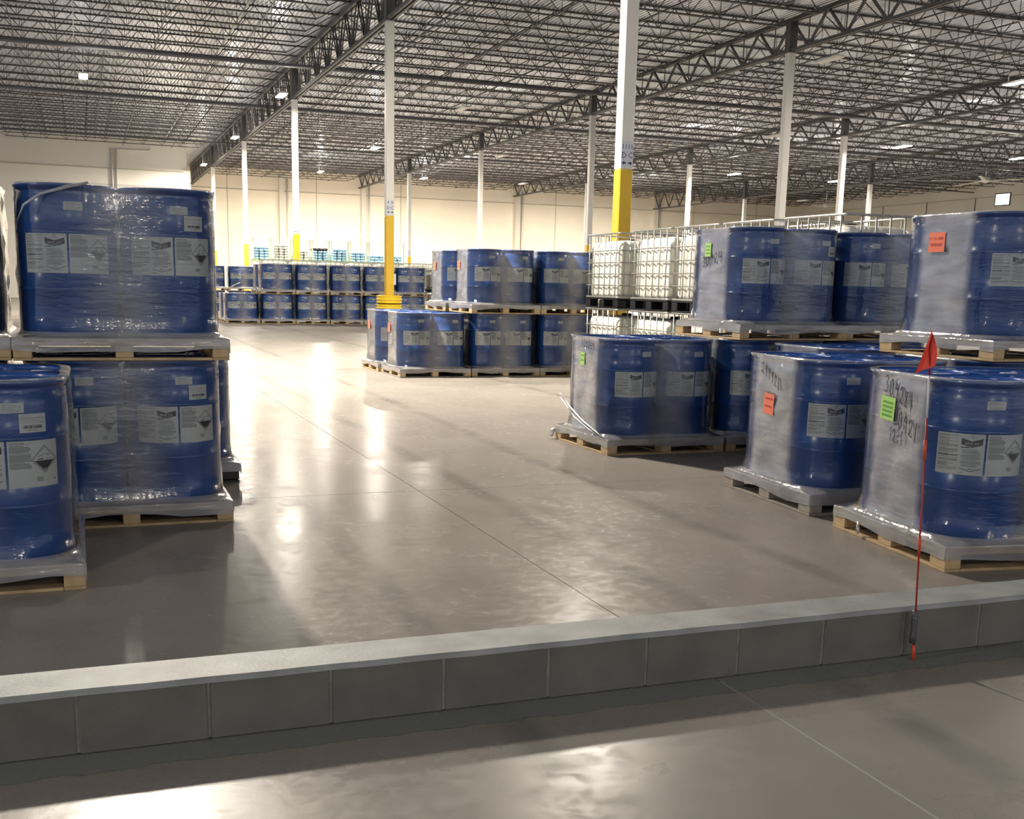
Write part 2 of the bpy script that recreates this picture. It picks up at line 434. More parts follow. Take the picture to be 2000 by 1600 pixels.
for g in (1, 2, 3, 4):
    me = girder_mesh(16.8, GZ[g], 'girder_truss', g == 1)
    for k in range(5):
        y = 19.1+16.8*k
        if g >= 3 and y < 35: continue
        link('girder_truss', me, ceil, (GX[g], y, 0), 0, (1, min(1, (YF-.1-y)/16.8), 1))
    if g == 1:
        link('girder_truss', me, ceil, (GX[g], 2.3, 0))
# heavy sprinkler mains running across under the joists
for n_, (y, z, x0, x1) in enumerate(((49.0, 10.38, -20, 72.3), (60.9, 10.38, -20, 72.3), (35.0, 10.38, -20, 72.3), (78, 10.38, -20, 72.3))):
    if n_ == 2: continue
    b = MB(); b.tube([(x0, y, z), (x1, y, z)], .085 if n_ < 2 else .05, 8); link('sprinkler_main', b.mesh('sprinkler_main', M['pipe']), ceil)
def branch(x, z, r, m, y0=20, y1=YF-.6):
    b = MB(); b.tube([(x, y0, z), (x, y1, z)], r, 6)
    y = y0+1.5
    while y < y1:
        b.bar((x, y, z-.02), (x, y, z-.16), .02); y += 3.1
    link('sprinkler_branch', b.mesh('sprinkler_branch', m), ceil)
branch(5.9, 10.95, .04, M['pvc'], 20, YL-.5); branch(1.4, 10.9, .03, M['pipe'], 20, YL-.5); branch(-2, 10.9, .03, M['pipe'], 20, YL-.5)
for x in (12.6, 15.8, 19, 22.1, 27.4, 30.6, 33.8, 36.9, 43, 47, 51, 58.4, 62.6, 67): branch(x, 10.86, .028, M['pipe'])

# ------------------------------------------------------------ columns
SPACE = {1: 'near girder', 2: 'g', 3: 'g', 4: 'g'}
def column(g, y, num, label, cw=.26, sign=True, dc=True):
    x = GX[g]; zb = GZ[g]
    t = thing('steel_column', label, 'column', (x, y, 0), 0, 'steel columns of the warehouse')
    b = MB(); b.box((0, 0, (3.66+zb)/2), (cw, cw, zb-3.66), bev=.015); link('column_shaft', b.mesh('column_shaft', M['white']), t)
    b = MB(); b.box((0, 0, 1.83), (cw+.004, cw+.004, 3.66), bev=.015); tag(link('painted_base', b.mesh('painted_base', M['yellow']), t), 'yellow painted base')
    b = MB(); b.box((0, 0, (zb+ZT-.2)/2), (cw+.03, cw+.03, ZT-.2-zb)); tag(link('column_head', b.mesh('column_head', M['steel']), t), 'dark grey head')
    if sign:
        b = MB(); yy = -cw/2-.004
        b.box((0, yy, 3.93), (cw-.02, .006, .46), 0)
        P = lambda cx, cz: (lambda u, v: (cx+u, yy-.0045, cz+v))
        s_ = .15 if len(num) < 2 else .12
        for cx in (-.06, .06):
            text_mesh(num, s_, b, P(cx, 4.02), 1)
        text_mesh('D', .15, b, P(-.06, 3.86), 1); text_mesh('C', .15, b, P(.06, 3.86), 1)
        for sx in (-1, 1):
            cx = .06*sx; z = 3.77
            b.quad([(cx+sx*.045, yy-.0045, z), (cx, yy-.0045, z+.035), (cx, yy-.0045, z-.035)], 1)
            b.quad([(cx-sx*.04, yy-.0045, z+.013), (cx, yy-.0045, z+.013), (cx, yy-.0045, z-.013), (cx-sx*.04, yy-.0045, z-.013)], 1)
        tag(link('aisle_sign', b.mesh('aisle_sign', [M['sign'], M['navy']]), t), 'white sign with dark letters')
    return t
column(1, 19.05, '11', 'nearest white steel column with yellow base, its sign reading 11 D C')
c9 = column(1, 35.9, '9', 'white steel column rising from the yellow ring guard')
b = MB(); b.box((.16, -.05, 1.65), (.08, .16, .36), bev=.01); tag(link('junction_box', b.mesh('junction_box', M['case']), c9), 'small white box on its right side')
column(1, 52.7, '7', 'white column with yellow base left of the ring guard column')
column(1, 69.5, '5', 'white column with yellow base beside the leftmost blue sacks')
column(1, 86.3, '3', 'farthest column of the leftmost row, thin and pale')
column(2, 35.9, '9', 'tall white column rising behind the right stacks, second widest', .28)
column(2, 52.7, '7', 'white column just left of the nearest column', .27)
column(2, 69.5, '5', 'thin white column above the middle double stack')
column(2, 86.3, '3', 'thin column right of the ring guard column, yellow tip showing')
column(3, 52.7, '7', 'white column above the right white totes, dark head at the truss', .28)
column(3, 69.5, '5', 'thin white column between the nearest column and the tall one', .27)
column(3, 86.3, '3', 'thin white column partly hidden left of the nearest column')
column(4, 69.5, '5', 'rightmost thin white column below the long truss', .28)
column(4, 86.3, '3', 'short thin white column just left of the tall right column', .28)

# ring guard
t = thing('column_guard', 'yellow two-part plastic ring guard around the column base', 'column guard', (GX[1], 35.9, 0))
for k in range(4):
    z0 = .02+k*.285
    prof = [(.30, z0), (.41, z0+.005), (.42, z0+.03), (.41, z0+.055), (.385, z0+.075), (.42, z0+.10), (.43, z0+.13), (.42, z0+.16), (.385, z0+.18), (.41, z0+.20), (.42, z0+.225), (.41, z0+.25), (.30, z0+.262)]
    b = MB(); b.lathe(prof, 32, cap0=False, cap1=False); link('guard_ring', b.mesh('guard_ring', M['guard']), t)
    if k in (0, 1, 2):
        b = MB(); b.lathe([(.30, z0+.262), (.37, z0+.262), (.37, z0+.285), (.30, z0+.285)], 32, cap0=False, cap1=False); tag(link('strap', b.mesh('guard_strap', M['blackp']), t), 'black strap')

# ------------------------------------------------------------ curb
YC0, YC1, HC = 3.58, 3.80, .218
t = thing('block_curb', 'low grey painted concrete block curb across the foreground', 'curb', (0, YC0, 0))
xj = [-.072+.406*k for k in range(-14, 27)]
for k in range(len(xj)-1):
    d = random.uniform(-.002, .002)
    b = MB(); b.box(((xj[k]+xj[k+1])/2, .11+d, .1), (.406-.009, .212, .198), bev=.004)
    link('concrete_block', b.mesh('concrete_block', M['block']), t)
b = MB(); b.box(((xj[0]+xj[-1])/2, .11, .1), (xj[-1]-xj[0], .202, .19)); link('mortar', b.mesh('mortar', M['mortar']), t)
b = MB(); nb = 160; xa, xb = xj[0], xj[-1]
for k in range(nb):
    x0 = xa+(xb-xa)*k/nb; x1 = xa+(xb-xa)*(k+1)/nb
    w0 = .002*math.sin(k*1.7)+.0015*math.sin(k*.6); w1 = .002*math.sin((k+1)*1.7)+.0015*math.sin((k+1)*.6)
    f0, f1 = -.001+w0, -.001+w1
    b.quad([(x0, f0, .198), (x1, f1, .198), (x1, f1+.001, HC-.006), (x0, f0+.001, HC-.006)], 0, True)
    b.quad([(x0, f0+.001, HC-.006), (x1, f1+.001, HC-.006), (x1, f1+.008, HC), (x0, f0+.008, HC)], 0, True)
    b.quad([(x0, f0+.008, HC), (x1, f1+.008, HC), (x1, .214, HC), (x0, .214, HC)], 0, True)
    b.quad([(x0, .214, HC), (x1, .214, HC), (x1, .22, .198), (x0, .22, .198)], 0, True)
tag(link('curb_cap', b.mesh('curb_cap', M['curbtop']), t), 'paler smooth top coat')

# ------------------------------------------------------------ drums, pallets, films
RD = .283; HD = .905; DS = .2845
def rprof(z):   # drum radius by height fraction: shared by drum and labels
    return RD-.004
def drum_profile():
    R = RD
    p = [(R-.045, 0), (R-.02, .004), (R-.006, .018), (R-.002, .045)]
    def hoop(z): return [(R-.004, z-.014), (R+.003, z-.008), (R+.006, z), (R+.003, z+.008), (R-.004, z+.014)]
    p += [(R-.004, .08)]+hoop(.29)+hoop(.625)
    p += [(R-.004, .74), (R-.008, .80), (R-.018, .84), (R-.03, .862), (R-.026, .870), (R-.004, .878), (R+.002, .888), (R+.002, .900), (R-.004, .905), (R-.014, .905), (R-.019, .898), (R-.021, .884)]
    return p
b = MB(); b.lathe(drum_profile(), 48, cap1=False); ME_BODY = b.mesh('drum_body', M['drum'])
b = MB(); b.lathe([(RD-.0215, .884), (RD-.05, .882), (RD-.065, .876), (.12, .880), (.0, .881)], 40, cap0=False, cap1=False)
ME_LID = b.mesh('drum_lid', M['lid'])
b = MB(); b.lathe([(.038, 0), (.038, .012), (.034, .016), (.022, .016), (.020, .010), (0.0, .010)], 16, cap0=False, cap1=False); ME_BUNG = b.mesh('bung', M['bung'])
b = MB(); b.box((0, 0, .004), (.12, .035, .008), bev=.0035); ME_TAG = b.mesh('lid_tag', M['white_tag'])
b = MB(); b.lathe(drum_profile()[::2]+[(RD-.02, .884), (0, .88)], 20, cap1=False); ME_FARBODY = b.mesh('far_drum_body', M['drum'])

def wrap(a0, r, zc):     # flat (u, v) -> the drum's surface; a0 from -Y towards +X
    return lambda u, v: (r*math.sin(a0+u/r), -r*math.cos(a0+u/r), zc+v)
def curved_rect(b, W_, u0, u1, v0, v1, mi):
    n = max(1, int(math.ceil(abs(u1-u0)/.02)))
    for k in range(n):
        a, c = u0+(u1-u0)*k/n, u0+(u1-u0)*(k+1)/n
        b.quad([W_(a, v0), W_(c, v0), W_(c, v1), W_(a, v1)], mi, True)
def curved_line(b, W_, p, q, w, mi):
    n = max(1, int(abs(q[0]-p[0])/.02)+1)
    d = Vector((q[0]-p[0], q[1]-p[1])).normalized(); nx, ny = -d.y*w/2, d.x*w/2
    for k in range(n):
        a = (p[0]+(q[0]-p[0])*k/n, p[1]+(q[1]-p[1])*k/n); c = (p[0]+(q[0]-p[0])*(k+1)/n, p[1]+(q[1]-p[1])*(k+1)/n)
        b.quad([W_(a[0]-nx, a[1]-ny), W_(c[0]-nx, c[1]-ny), W_(c[0]+nx, c[1]+ny), W_(a[0]+nx, a[1]+ny)], mi, True)
LM = [M['paper'], M['ink'], M['plum'], M['grey_ink'], M['grey_ink2']]
LZ = .50; LH = .235
def label_a(a0=0):
    rnd = random.Random(3); w = .262; b = MB()
    P = wrap(a0, RD-.0015, LZ); Q = wrap(a0, RD-.0006, LZ); Q2 = wrap(a0, RD-.0001, LZ)
    curved_rect(b, P, -w/2, w/2, -LH/2, LH/2, 0)
    x0, x1 = -w/2+.008, -.008; y = LH/2-.014
    while y > -LH/2+.03:      # small print, left half
        k = rnd.randint(2, 4)
        for _ in range(k):
            curved_rect(b, Q, x0, x1-rnd.choice((0, 0, .02, .05)), y-.0042, y, 3 if rnd.random() < .6 else 4); y -= .0062
        y -= .004
    curved_rect(b, Q2, x0, x1, -.012, -.008, 1)
    xc = (w/2-.008+.004)/2; hw_ = .056     # banner with two slopes
    for (s0, s1) in ((-1, 0), (0, 1)):
        for k in range(3):
            t0, t1 = s0+(s1-s0)*k/3, s0+(s1-s0)*(k+1)/3
            e0, e1 = -(1-abs(t0))*.017, -(1-abs(t1))*.017
            b.quad([Q(xc+t0*hw_, .055+e0), Q(xc+t1*hw_, .055+e1), Q(xc+t1*hw_, .090+e1), Q(xc+t0*hw_, .090+e0)], 2, True)
    text_mesh('BASE 250', .019, b, lambda u, v: Q2(xc+u, .054+v), 0)
    curved_rect(b, Q2, xc-.02, xc+.02, .045, .0475, 4)
    # round emblem with a lettered cross
    for k in range(16):
        a, c = 2*PI*k/16, 2*PI*(k+1)/16
        b.quad([Q(xc+.0105*math.cos(a), .1+.0105*math.sin(a)), Q(xc+.0105*math.cos(c), .1+.0105*math.sin(c)), Q(xc+.009*math.cos(c), .1+.009*math.sin(c)), Q(xc+.009*math.cos(a), .1+.009*math.sin(a))], 3)
    text_mesh('BAYER', .0058, b, lambda u, v: Q(xc+u, .098+v), 3)
    for ch, dz in (('B', .1065), ('A', .1022), ('E', .0934), ('R', .0892)): text_mesh(ch, .0052, b, lambda u, v, dz=dz: Q(xc+u, dz+v), 3)
    curved_rect(b, Q, xc-hw_, xc-.015, .036, .041, 1)
    y = .028
    while y > -.070:
        z = rnd.choice((0, 0, .01, .02)); curved_rect(b, Q, xc-hw_+.004+z, xc+hw_-.004-rnd.choice((0, .008, .02)), y-.0042, y, rnd.choice((3, 4, 4))); y -= .0066
    curved_line(b, Q, (xc-hw_, -.078), (xc, -.096), .003, 1); curved_line(b, Q, (xc, -.096), (xc+hw_, -.078), .003, 1)
    curved_rect(b, Q, xc-.012, xc+.012, -.084, -.079, 3); curved_rect(b, Q, xc-hw_, xc-hw_+.025, -.106, -.102, 3)
    return b.mesh('product_label', LM)
def label_b():
    rnd = random.Random(5); w = .245; b = MB()
    P = wrap(0, RD-.0015, LZ); Q = wrap(0, RD-.0006, LZ); Q2 = wrap(0, RD-.0001, LZ)
    curved_rect(b, P, -w/2, w/2, -LH/2, LH/2, 0)
    x0, x1 = -w/2+.008, -w/2+.105; y = LH/2-.012
    while y > -.02:
        curved_rect(b, Q, x0, x1-rnd.choice((0, 0, 0, .01, .03)), y-.0052, y, rnd.choice((3, 3, 4))); y -= .0068
    xc, yc, h = .05, .018, .068
    def dia(hh_, W_, mi):
        b.quad([W_(xc-hh_, yc), W_(xc, yc-hh_), W_(xc+hh_, yc), W_(xc, yc+hh_)], mi)
    for (p, q) in (((-1,0),(0,-1)), ((0,-1),(1,0)), ((1,0),(0,1)), ((0,1),(-1,0))):
        curved_line(b, Q, (xc+p[0]*h, yc+p[1]*h), (xc+q[0]*h, yc+q[1]*h), .002, 1)
        curved_line(b, Q, (xc+p[0]*(h-.007), yc+p[1]*(h-.007)), (xc+q[0]*(h-.007), yc+q[1]*(h-.007)), .0014, 1)
    hb = h-.010; yb = yc-.006; ww = hb-.006
    for k in range(-3, 3):
        a, c = k/3, (k+1)/3
        b.quad([Q(xc+a*ww, yb), Q(xc+a*ww, yb-(1-abs(a))*ww), Q(xc+c*ww, yb-(1-abs(c))*ww), Q(xc+c*ww, yb)], 1)
    text_mesh('8', .02, b, lambda u, v: Q2(xc+u, yc-.056+v), 0)
    # two tipped tubes dripping on a hand and a bar
    for sx in (-1, 1):
        curved_line(b, Q, (xc+sx*.034, yc+.014+.006*(sx > 0)), (xc+sx*.004, yc+.024), .0045, 3)
        curved_line(b, Q, (xc+sx*.012, yc+.015), (xc+sx*.014, yc+.006), .0016, 1)
    curved_line(b, Q, (xc-.036, yc+.000), (xc-.008, yc+.001), .005, 1); curved_line(b, Q, (xc+.006, yc+.0), (xc+.036, yc+.003), .003, 3)
    for k in range(4): curved_rect(b, Q, xc-.045, xc-.012, -.072-k*.006, -.0678-k*.006, 3)
    curved_rect(b, Q, xc+.045, xc+.058, -.085, -.081, 1)
    return b.mesh('hazard_label', LM)
def small_label(w=.105, h=.048):
    b = MB(); P = wrap(0, RD-.004, .775); Q = wrap(0, RD-.003, .775)
    curved_rect(b, P, -w/2, w/2, -h/2, h/2, 0)
    for k, ww in enumerate((.06, .085, .05, .085, .07)): curved_rect(b, Q, -w/2+.008, -w/2+.008+ww, h/2-.008-k*.008-.003, h/2-.008-k*.008, 4 if k else 3)
    return b.mesh('lot_label', LM)
def barcode_label():
    rnd = random.Random(9); w, h = .128, .092; b = MB(); P = wrap(0, RD+.0005, .70); Q = wrap(0, RD+.0012, .70)
    curved_rect(b, P, -w/2, w/2, -h/2, h/2, 0)
    for k, ww in enumerate((.04, .11, .08, .11)): curved_rect(b, Q, -w/2+.008, -w/2+.008+ww, .038-k*.011-.003, .038-k*.011, 4 if k != 1 else 3)
    u = -.045
    while u < .045:
        ww = rnd.choice((.0012, .002, .0032)); b.quad([Q(u, -.026), Q(u+ww, -.026), Q(u+ww, -.010), Q(u, -.010)], 1); u += ww+rnd.choice((.001, .0016, .0026))
    text_mesh('LP2175220', .0105, b, lambda u, v: Q(u, -.039+v), 1)
    return b.mesh('barcode_label', LM)
ME_LA, ME_LB, ME_SL, ME_BC = label_a(), label_b(), small_label(), barcode_label()

# pallets
def pallet_parts(w=1.22, d=1.22, h=.145):
    out = []
    def add(name, c, dim):
        key = (name,)+tuple(round(q, 3) for q in dim)
        if key not in PM:
            b = MB(); b.box((0,0,0), dim, bev=.003); PM[key] = b.mesh(name, M['wood'])
        out.append((name, PM[key], c))
    tb = .018
    n = 7
    for k in range(n):
        add('deck_board', (0, -d/2+.06+(d-.12)*k/(n-1), h-tb/2), (w, .12, tb))
    for x in (-w/2+.05, 0, w/2-.05): add('stringer_board', (x, 0, h-tb-.0155), (.1, d, .03))
    for x in (-w/4+.025, w/4-.025): add('stringer_board', (x, 0, h-tb-.0155), (w/2-.152, .1, .03))
    for x in (-w/2+.05, 0, w/2-.05):
        for y in (-d/2+.0725, 0, d/2-.0725): add('block', (x, y, (h-.0485+.0185)/2+.0), (.1, .145, h-.0485-.0185-.001))
    for y in (-d/2+.05, d/2-.05):
        for x in (-w/4+.025, w/4-.025): add('stringer_board', (x, y, h-tb-.0155), (w/2-.152, .1, .03))
    for x in (-w/2+.05, w/2-.05): add('bottom_board', (x, 0, tb/2), (.1, d, tb))
    for y in (-d/2+.05, d/2-.05): add('bottom_board', (0, y, tb/2), (w-.2-.002, .1, tb))
    add('bottom_board', (0, 0, tb/2), (.1, d-.2-.002, tb))
    return out
PM = {}
PARTS = pallet_parts()
b = MB()
for nm, me, c in PARTS:
    xs_ = [v.co.x for v in me.vertices]; ys_ = [v.co.y for v in me.vertices]; zs_ = [v.co.z for v in me.vertices]
    b.box(c, (max(xs_)-min(xs_), max(ys_)-min(ys_), max(zs_)-min(zs_)))
ME_FARPAL = b.mesh('far_pallet', M['wood'])
b = MB()
for x in (-.53, 0, .53):
    for y in (-.53, 0, .53): b.box((x, y, .065), (.14, .14, .10), bev=.01)
b.box((0, 0, .128), (1.2, 1.2, .034), bev=.008)
for x in (-.53, 0, .53): b.box((x, 0, .008), (.14, 1.2, .016))
ME_BLKPAL = b.mesh('black_pallet', M['blackp'])
WOODS = [M['wood'], M['wood_old'], M['wood']]

# film hull
def rsq(h, r, n=7, m=8):
    """points around a rounded square half-size h, corner radius r; third value: haze along the flats, X sides raised as painted light"""
    pts = []
    for q in range(4):
        cx, cy = [(1,-1),(1,1),(-1,1),(-1,-1)][q]; a0 = [-PI/2, 0, PI/2, PI][q]
        for k in range(n+1):
            a = a0+PI/2*k/n
            pts.append((cx*(h-r)+r*math.cos(a), cy*(h-r)+r*math.sin(a), 0.0))
        e0 = pts[-1]; nx = [(1,1),(-1,1),(-1,-1),(1,-1)][q]
        a1 = [0, PI/2, PI, -PI/2][q]
        e1 = (nx[0]*(h-r)+r*math.cos(a1), nx[1]*(h-r)+r*math.sin(a1))
        for k in range(1, m):
            t = k/m; pts.append((e0[0]+(e1[0]-e0[0])*t, e0[1]+(e1[1]-e0[1])*t, (1.4 if .1 < t < .9 else 1.1) if q in (0, 2) else .85*math.sin(PI*t)**1.6))  # X sides milkier: light falling on them is put into the haze
    return pts
def film_mesh(seed, ph, dh, skirt=True):
    rnd = random.Random(seed); b = MB()
    hd = DS+RD+.008
    top = ph+dh
    lv = []    # z, half, radius, fold material, freebias
    low = ph-.07
    lv += [(low, .6135, .012, 1), (ph-.04, .6145, .012, 1), (ph-.004, .6135, .012, 1), (ph+.002, .611, .02, 1), (ph+.012, .594, .14, 0), (ph+.035, hd+.003, .25, 0)]
    for k in range(1, 13): lv.append((ph+.07+(dh-.17)*k/12, hd, RD+.008, 0))
    lv += [(top-.055, hd-.004, RD-.004, 0), (top-.03, hd-.004, RD-.006, 0), (top-.012, hd+.004, RD+.008, 0), (top+.004, hd+.003, RD+.006, 1), (top+.006, hd-.028, RD-.026, 1)]
    rows = []; free_lit = []
    wv = [rnd.uniform(0, 6) for _ in range(6)]
    for i, (z, h, r, fm) in enumerate(lv):
        pts = rsq(h, r); row = []; K = len(pts)
        for k, (x, y, fr) in enumerate(pts):
            a = 2*PI*k/K
            d = .0045*math.sin(3*a+wv[0]+z*9)+.003*math.sin(11*a+wv[1]-z*17)+.002*math.sin(23*a+wv[2]+z*31)
            if 6 <= i < len(lv)-4: d = abs(d)*(.5+1.0*fr) * (1 if fr else .3)
            else: d = abs(d)*.5
            zz = z
            if i == 0: zz = z+.012*math.sin(5*a+wv[3])+.008*math.sin(13*a+wv[4])+rnd.uniform(-.005, .005)
            if i == len(lv)-1: zz = z; d = -.012*abs(math.sin(7*a+wv[5]))-.01
            L_ = math.hypot(x, y); row.append((x+x/L_*d, y+y/L_*d, zz)); free_lit.append(fr if 5 <= i < len(lv)-2 else 1.0)
        rows.append(row)
    K = len(rows[0]); n0 = 0
    for row in rows: b.v += row
    for i in range(len(rows)-1):
        mi = 1 if (lv[i][3] and lv[i+1][3]) or i in (3, 4) else 0
        for k in range(K):
            l = (k+1) % K
            b.f.append((i*K+k, i*K+l, (i+1)*K+l, (i+1)*K+k)); b.m.append(mi); b.sm.append(i > 3)
    me = b.mesh('stretch_film', [M['film'], M['filmfold']])
    at = me.attributes.new('free_lit', 'FLOAT', 'POINT'); at.data.foreach_set('value', free_lit)
    return me

POS = [(-DS, -DS, 'front left'), (DS, -DS, 'front right'), (-DS, DS, 'back left'), (DS, DS, 'back right')]
LOADS = {}
def load(key, x, y, z, desc, rot=0, ph=.145, dh=HD, far=False, old=0, gap=0, seed=1, black=False, barcode=(), film=True, labels=True, corner=True):
    """x, y: the corner nearest -X and -Y; desc tells which load it is"""
    cr, sr = math.cos(rot), math.sin(rot)
    cx, cy = x+.61*cr-.61*sr, y+.61*sr+.61*cr
    gname = 'blue drums on pallets'
    # pallet
    if far or black:
        o = link('shipping_pallet', ME_BLKPAL if black else ME_FARPAL, None, (cx, cy, z), rot, (1, 1, ph/.145))
        tag(o, ('black plastic' if black else 'wooden')+' pallet of '+desc, 'pallet', 'pallets under the drums')
    else:
        o = thing('shipping_pallet', 'wooden pallet of '+desc, 'pallet', (cx, cy, z), rot, 'pallets under the drums')
        o.scale = (1, 1, ph/.145)
        for nm, me, c in PARTS:
            q = link(nm, me, o, c)
            if old == 1 or (old == 2 and nm == 'bottom_board'):
                q.material_slots[0].link = 'OBJECT'; q.material_slots[0].material = M['wood_old']
    # drums
    sz = (dh-.002)/HD
    for (dx, dy, pn) in POS:
        wx, wy = cx+dx*cr-dy*sr, cy+dx*sr+dy*cr
        ga = gap+random.uniform(-.08, .08)
        tw = dx*.0 + dy*.0
        d = thing('plastic_drum', 'blue plastic drum, '+pn+' of '+desc, 'drum', (wx, wy, z+ph+.001), 0, gname)
        d.scale = (1, 1, sz)
        link('drum_body', ME_BODY, d)
        if far: link('drum_lid', ME_LID, d)
        if not far:
            lidob = link('drum_lid', ME_LID, d)
            a = random.uniform(0, 2*PI)
            for s_ in (0, PI):
                link('bung', ME_BUNG, lidob, (.19*math.cos(a+s_), .19*math.sin(a+s_), .8785))
            for k in range(2 if random.random() < .6 else 1):
                a2 = random.uniform(-.6, .5)+k*2.6
                tag(link('lid_tag', ME_TAG, d, (.165*math.cos(a2), .165*math.sin(a2), .879), random.uniform(-.2, .2)), 'white tag on the lid')
        if labels and dy < 0:
            q = link('product_label', ME_LA, d, (0,0,0), ga+rot-.47); tag(q, 'white label with a dark banner')
            q = link('hazard_label', ME_LB, d, (0,0,0), ga+rot+.47); tag(q, 'white label with a corrosive diamond')
            q = link('lot_label', ME_SL, d, (0,0,0), ga+rot+.15)
            if pn in barcode: link('barcode_label', ME_BC, d, (0,0,0), ga+rot+.47)
    fo = None
    if film:
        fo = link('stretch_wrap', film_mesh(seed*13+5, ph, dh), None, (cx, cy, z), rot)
        tag(fo, 'clear stretch film around '+desc, 'stretch film', 'stretch films round the drum loads')
    LOADS[key] = (fo, cx, cy, z, rot, ph, dh)
    return fo

u = 1.055; ul = 1.015
load('L1', -1.26, 5.62, 0, 'leftmost floor load by the curb', ph=.13, dh=.885, seed=1, barcode=('front right',), gap=-.02)
load('L2', -.38, 7.03, 0, 'left stack\'s floor load, bottom of the tall stack', ph=.13, dh=.885, seed=2, barcode=('front right',), gap=.02)
load('L2u', -.38, 7.03, ul, 'left stack\'s upper load, highest at the left', ph=.13, dh=.885, seed=3, barcode=('front right',), gap=0)
load('L3', -1.61, 7.06, 0, 'load hidden behind the leftmost floor load', ph=.13, dh=.885, seed=4)
load('L3u', -1.61, 7.06, ul, 'upper load cut by the left frame edge', ph=.13, dh=.885, seed=5)
load('L4', -.15, 8.44, 0, 'load on black pallet behind the left stack', ph=.145, dh=.80, seed=6, black=True, labels=False)
load('R1', 4.383, 4.674, 0, 'nearest right load, behind the flag', rot=-.135, seed=7, gap=-.32)
load('R2', 4.588, 6.197, 0, 'second right floor load, orange sticker, grey pallet', rot=-.06, seed=8, old=1, gap=-.2)
load('R2b', 5.95, 6.15, 0, 'floor load below the highest right load', seed=9)
load('R25', 5.78, 7.55, 0, 'floor load between the right stacks', seed=10)
load('U1', 6.0, 6.13, u, 'highest right load, orange sticker, cut by frame', seed=11, gap=-.2)
load('R3', 4.425, 9.026, 0, 'third right floor load, green sticker, torn film', seed=12, gap=.02)
load('R3b', 5.70, 9.05, 0, 'floor load right of the torn film load', seed=13, gap=.0)
load('R3c', 6.98, 9.08, 0, 'floor load hidden at the back right', seed=14)
load('U3', 5.76, 9.03, u, 'upper load with green sticker before the totes', seed=15, gap=-.05, barcode=('front right',))
load('D', 7.02, 9.12, u, 'upper load behind the orange sticker load', seed=16, gap=-.1)
load('P1', 4.79, 17.52, 0, 'middle group\'s front left floor load', seed=17, old=2)
load('P2', 6.04, 17.55, 0, 'middle group\'s second front floor load', seed=18, old=2)
load('P3', 7.28, 17.57, 0, 'middle group\'s third front floor load', seed=19)
load('U4', 6.0, 17.5, u, 'middle group\'s upper front left load', seed=20)
load('U5', 7.26, 17.55, u, 'middle group\'s upper front right load', seed=21)
load('Q1', 4.75, 18.8, 0, 'middle group\'s rear left floor load', seed=22)
load('Q2', 6.0, 18.82, 0, 'middle group\'s second rear floor load', seed=23)
load('Q3', 7.26, 18.85, 0, 'middle group\'s third rear floor load', seed=24)
load('V1', 5.95, 18.78, u, 'middle group\'s upper rear left load', seed=25)
load('V2', 7.24, 18.82, u, 'middle group\'s upper rear right load', seed=26)
FX = [4.79, 6.06, 7.31, 8.58, 9.84, 11.08]; NTH = ['first', 'second', 'third', 'fourth', 'fifth', 'last']
for k, fx in enumerate(FX):
    load('F%d' % k, fx, 41, 0, NTH[k]+' floor load from left, far row', far=True, seed=30+k)
    if k: load('FU%d' % k, fx, 41, u, NTH[k-1 if k < 5 else 5]+' upper load from left, far row', far=True, seed=40+k)
load('G0', 4.79, 42.3, 0, 'floor load behind the far row\'s first', far=True, seed=50)
load('G1', 6.06, 42.3, 0, 'floor load behind the far row\'s second', far=True, seed=51)
load('G1u', 6.06, 42.3, u, 'upper load behind the far row\'s first upper', far=True, seed=52)
for k, gx_ in enumerate((4.70, 6.0)):
    load('H%d' % k, gx_, 50, 0, ('left' if not k else 'right')+' floor load of the rearmost drum stacks', far=True, seed=60+k)
    load('HU%d' % k, gx_, 50, u, ('left' if not k else 'right')+' upper load of the rearmost drum stacks', far=True, seed=62+k)

# ------------------------------------------------------------ stickers and marker writing on the -X faces
def on_face(key, off=.021):
    """(s, z) on the film's -X face: s runs from far (0) to near (1.2)"""
    fo, cx, cy, z, rot, ph, dh = LOADS[key]; X = -(DS+RD+.006)-off
    return fo, (lambda s, zz, o=0: (X-o, .6-s, zz))
def sticker(key, s, zz, w, h, m, ink, tilt=0, lines=2, words=None, label=None):
    fo, P = on_face(key); b = MB(); ct, st = math.cos(tilt), math.sin(tilt)
    R_ = lambda u, v, o=0: P(s+u*ct-v*st, zz+u*st+v*ct, o)
    b.quad([R_(-w/2, -h/2), R_(w/2, -h/2), R_(w/2, h/2), R_(-w/2, h/2)], 0)
    b.quad([R_(-w/2, h/2, -.001), R_(w/2, h/2, -.001), R_(w/2, -h/2, -.001), R_(-w/2, -h/2, -.001)], 0)
    if words:
        text_mesh(words[0], h*.2, b, lambda u, v: R_(u-w*.16, h*.12+v, .001), 1)
        b.quad([R_(w*.12, h*.12, .001), R_(w*.38, h*.12, .001), R_(w*.38, h*.26, .001), R_(w*.12, h*.26, .001)], 1)
        b.quad([R_(-w*.38, -h*.2, .001), R_(w*.3, -h*.2, .001), R_(w*.38, -h*.05, .001), R_(-w*.38, -h*.05, .001)], 1)
    else:
        for i in range(lines):
            v0 = h*.3-i*h*.75/lines
            b.quad([R_(-w*.36, v0-h*.10, .001), R_(w*.36, v0-h*.10, .001), R_(w*.36, v0, .001), R_(-w*.36, v0, .001)], 1)
    o = link('paper_sticker', b.mesh('paper_sticker', [M[m], M[ink]]), fo); tag(o, label)
sticker('U1', .52, .145+.70, .17, .145, 'orange', 'orink', .0, words=('DO NOT',), label='orange sticker with dark lettering')
sticker('R2', .56, .145+.56, .14, .15, 'orange', 'orink', -.05, label='orange sticker')
sticker('R1', .49, .145+.69, .15, .14, 'green', 'grink', -.06, lines=4, label='lime green sticker')
